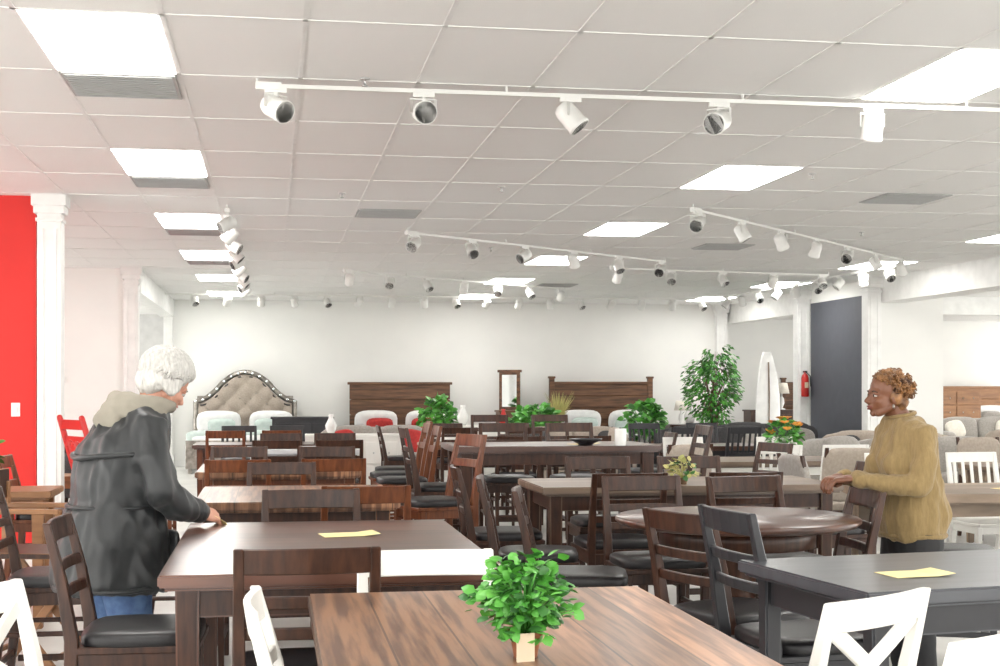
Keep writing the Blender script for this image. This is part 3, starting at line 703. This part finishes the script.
for (el,wr) in armsL:
    d=(V(wr)-V(el)).normalized(); b.tube([V(wr)-d*.01,V(wr)+d*.015],[.053,.049],JACK,16)
for sx in(-.02,.02): b.tube([(sx,.16,.72),(sx,.14,.95),(sx,.155,1.1),(sx,.16,1.28)],.004,STEEL,6)
for s in(-1,1): b.cush((s*.13,.15,.84),(.13,.03,.13),JACK,4,5)
plain(b,'jacket_trim',P)
b=MB(); pts=[];rr=[]
for i in range(17):
    t=math.radians(65-310*i/16); k=.5-.5*math.cos(i/16*2*math.pi)
    pts.append((.108*math.cos(t)*(1+.12*k),.085+.100*math.sin(t)-.01*k,1.42+.012*k)); rr.append(.030+.024*k)
b.tube(pts,rr,HOOD,14); b.ell((0,-.018,1.405),(.138,.080,.060),HOOD); b.ell((0,-.07,1.36),(.11,.050,.070),HOOD)
for s in(-1,1): b.ell((s*.105,.045,1.39),(.062,.09,.045),HOOD)
remesh(b,'hood',.008,2,P,folds(.012,7,9,9))
HL=head(P,(0,.185,1.515),-.60,.08,SKINL,LIPL,BROWG,(0,.09,1.42),True)
def locks(b,H,n,c,r,m,front,side,back,rad,wave,seedv):
    random.seed(seedv); b.M=H
    for i in range(n):
        ph=random.uniform(0,2*math.pi); f=math.sin(ph)
        if f>0: tm=side+(front-side)*f**1.5
        else: tm=side+(back-side)*(-f)**.7
        tm=math.radians(tm)*random.uniform(.88,1.04); t0=random.uniform(0,tm*.55); ns=6; pts=[]
        for k in range(ns):
            t=t0+(tm-t0)*k/(ns-1); p2=ph+wave*math.sin(k*1.4+i)*.12; e=1+random.uniform(.0,.05)
            pts.append((c[0]+r[0]*math.sin(t)*math.cos(p2)*e,c[1]+r[1]*math.sin(t)*math.sin(p2)*e,c[2]+r[2]*math.cos(t)*e))
        b.tube(pts,[rad*.7,rad,rad,rad*.9,rad*.7,rad*.3],m,6)
b=MB(); b.M=HL; b.ell((0,-.034,.050),(.100,.106,.094),HAIRW,24,16); b.ell((0,-.068,-.015),(.086,.062,.080),HAIRW,20,12)
b.ell((0,.022,.088),(.078,.070,.043),HAIRW,18,12)
for s in(-1,1): b.ell((s*.074,-.014,.0),(.026,.050,.058),HAIRW)
remesh(b,'hair_base',.006,2,P,folds(.008,30,12,2))
b=MB(); locks(b,HL,420,(0,-.030,.045),(.107,.115,.104),HAIRW,52,104,128,.0075,1.5,5); plain(b,'hair_locks',P)
b=MB(); el,wr=armsL[1]; d=(V(wr)-V(el)).normalized(); M=frame(V(wr)+d*.02,(-.1,1,-.25),(.6,0,.8)); hand(b,M,SKINL,1,.55)
remesh(b,'right_hand',.003,2,P)
b=MB(); el2,wr2=armsL[0]; d=(V(wr2)-V(el2)).normalized(); M2=frame(V(wr2)+d*.02,(.15,1,-.25),(-.3,0,.95)); hand(b,M2,SKINL,-1,.3); remesh(b,'left_hand',.003,2,P)
b=MB(); hc=M@V((0,.10,-.03)); b.sweep([hc+V((0,-.03,.03)),hc+V((0,.02,0)),hc+V((0,.05,-.04))],V((.05,0,0)),V((0,.0006,.0006)),PAPER); plain(b,'held_price_card',P)
b=MB()
for s in(-1,1): leg(b,s,(s*.09,-.06,.86),(s*.10,-.01,.48),(s*.11,-.03,.10),(.115,.105,.085,.082,.072),JEAN)
b.loft([(0,-.06,.78,.18,.13),(0,-.06,.9,.18,.13),(0,-.06,.98,.16,.12)],JEAN)
remesh(b,'jeans',.011,2,P,folds(.008,10,8,1))
b=MB()
for s in(-1,1): b.ell((s*.115,.03,.045),(.048,.13,.045),SHOE); b.box((s*.115,.03,.01),(.085,.25,.02),SHOE); b.tube([(s*.11,-.04,.05),(s*.11,-.035,.12)],.045,SHOE,12)
plain(b,'shoes',P)
P.location=(-.61,6.03,0); P.rotation_euler=(0,0,D(-62))
# --- woman in mustard sweater leaning on chair back
Q=bpy.data.objects.new('woman_in_mustard_sweater',None); COL.objects.link(Q)
b=MB()
b.loft([(0,-.05,.80,.175,.14),(0,-.05,.84,.185,.15),(0,-.055,.92,.19,.16),(0,-.045,1.02,.175,.145),(0,-.03,1.10,.18,.148),(0,-.01,1.19,.185,.152),(0,-.015,1.27,.182,.13),(0,-.015,1.33,.16,.107),(0,.0,1.375,.11,.085),(0,.01,1.40,.075,.07)],SWEAT,32)
for s in(-1,1): b.ell((s*.08,.098,1.16),(.070,.055,.066),SWEAT)
armsR=[]
for s in(-1,1):
    sh=(s*.17,-.01,1.31); el=(s*.222,.035,1.065); wr=(s*.08,.272,1.095)
    b.tube([(sh[0]*.5,0,1.32),sh,((sh[0]+el[0])/2+.006*s,(sh[1]+el[1])/2-.01,(sh[2]+el[2])/2),el],[.062,.068,.061,.053],SWEAT,18)
    b.tube([el,((el[0]+wr[0])/2,(el[1]+wr[1])/2,(el[2]+wr[2])/2-.004),wr],[.054,.047,.039],SWEAT,18); armsR.append((el,wr))
remesh(b,'sweater',.010,3,Q,folds(.016,10,5,11))
b=MB()
b.tube([(.181*math.cos(t),-.05+.147*math.sin(t),.82) for t in[i*math.pi/16 for i in range(33)]],.013,SWEAT,8)
b.tube([(.070*math.cos(t),.012+.066*math.sin(t),1.40-.012*math.sin(t)) for t in[i*math.pi/16 for i in range(33)]],.011,SWEAT,8)
plain(b,'sweater_ribbing',Q)
HR=head(Q,(0,.085,1.492),.04,-.06,SKIND,LIPD,BROW,(0,.012,1.38),False)
b=MB(); b.M=HR; b.ell((0,-.03,.045),(.080,.086,.074),HAIRC,24,16); b.ell((0,-.058,-.02),(.070,.046,.066),HAIRC,20,12)
for s in(-1,1): b.ell((s*.064,-.02,.0),(.022,.034,.048),HAIRC)
remesh(b,'hair_base',.006,2,Q,folds(.004,40,40,2))
b=MB(); b.M=HR; random.seed(21)
for i in range(420):
    ph=random.uniform(0,6.283); f=math.sin(ph); tm=(85+(58-85)*f**1.4) if f>0 else (100+35*(-f)**.7)
    if f<=.3: tm=max(tm,104)
    t=math.acos(1-(1-math.cos(math.radians(tm)))*random.random()); e=random.uniform(.95,1.06)
    p=V((.086*math.sin(t)*math.cos(ph)*e,-.028+.094*math.sin(t)*math.sin(ph)*e,.038+.080*math.cos(t)*e))
    ax=rdir(0); u=ax.orthogonal().normalized(); w=ax.cross(u); rc=random.uniform(.008,.013); pts=[p+(u*math.cos(k*.9)+w*math.sin(k*.9))*rc+ax*k*.003 for k in range(8)]
    b.tube(pts,[.003,.0042,.0045,.0045,.0045,.004,.0035,.002],HAIRC,5)
plain(b,'hair_curls',Q)
for i,(el,wr) in enumerate(armsR):
    s=-1 if i==0 else 1; b=MB(); d=(V(wr)-V(el)).normalized()
    M=frame(V(wr)+d*.028,(-s*.42,1,-.12),(0,0,1)); hand(b,M,SKIND,s,.55); remesh(b,'left_hand' if s<0 else 'right_hand',.003,2,Q)
b=MB(); 
for s in(-1,1): b.ell(HR@V((s*.079,.0,-.05)),(.006,.006,.012),SILV,8,8)
plain(b,'earrings',Q)
b=MB()
for s in(-1,1): leg(b,s,(s*.09,-.05,.80),(s*.095,-.03,.45),(s*.10,-.07,.10),(.105,.10,.075,.07,.052),PANT)
b.loft([(0,-.05,.72,.165,.125),(0,-.05,.85,.17,.135),(0,-.05,.93,.16,.125)],PANT)
remesh(b,'trousers',.011,2,Q,folds(.006,10,8,4))
b=MB()
for s in(-1,1): b.ell((s*.105,-.01,.042),(.045,.125,.042),SHOE); b.box((s*.105,-.01,.01),(.08,.24,.02),SHOE); b.tube([(s*.10,-.08,.05),(s*.10,-.07,.12)],.04,SHOE,12)
plain(b,'shoes',Q)
Q.location=(2.965,6.22,0); Q.rotation_euler=(0,0,D(94)); Q.scale=(.98,.98,.98)
# ---------------------------------------------------------------- light + camera
w=bpy.data.worlds.new('daylight'); S.world=w; w.use_nodes=True
bg=w.node_tree.nodes['Background']; bg.inputs[0].default_value=(1,.985,.955,1); bg.inputs[1].default_value=5.3
S.view_settings.view_transform='Standard'
cam=bpy.data.cameras.new('camera'); co=bpy.data.objects.new('camera',cam); COL.objects.link(co)
cam.lens=50; cam.sensor_width=36; cam.shift_y=.055; cam.clip_end=200
co.location=(0,0,1.5); co.rotation_euler=(math.pi/2,0,-TH); S.camera=co
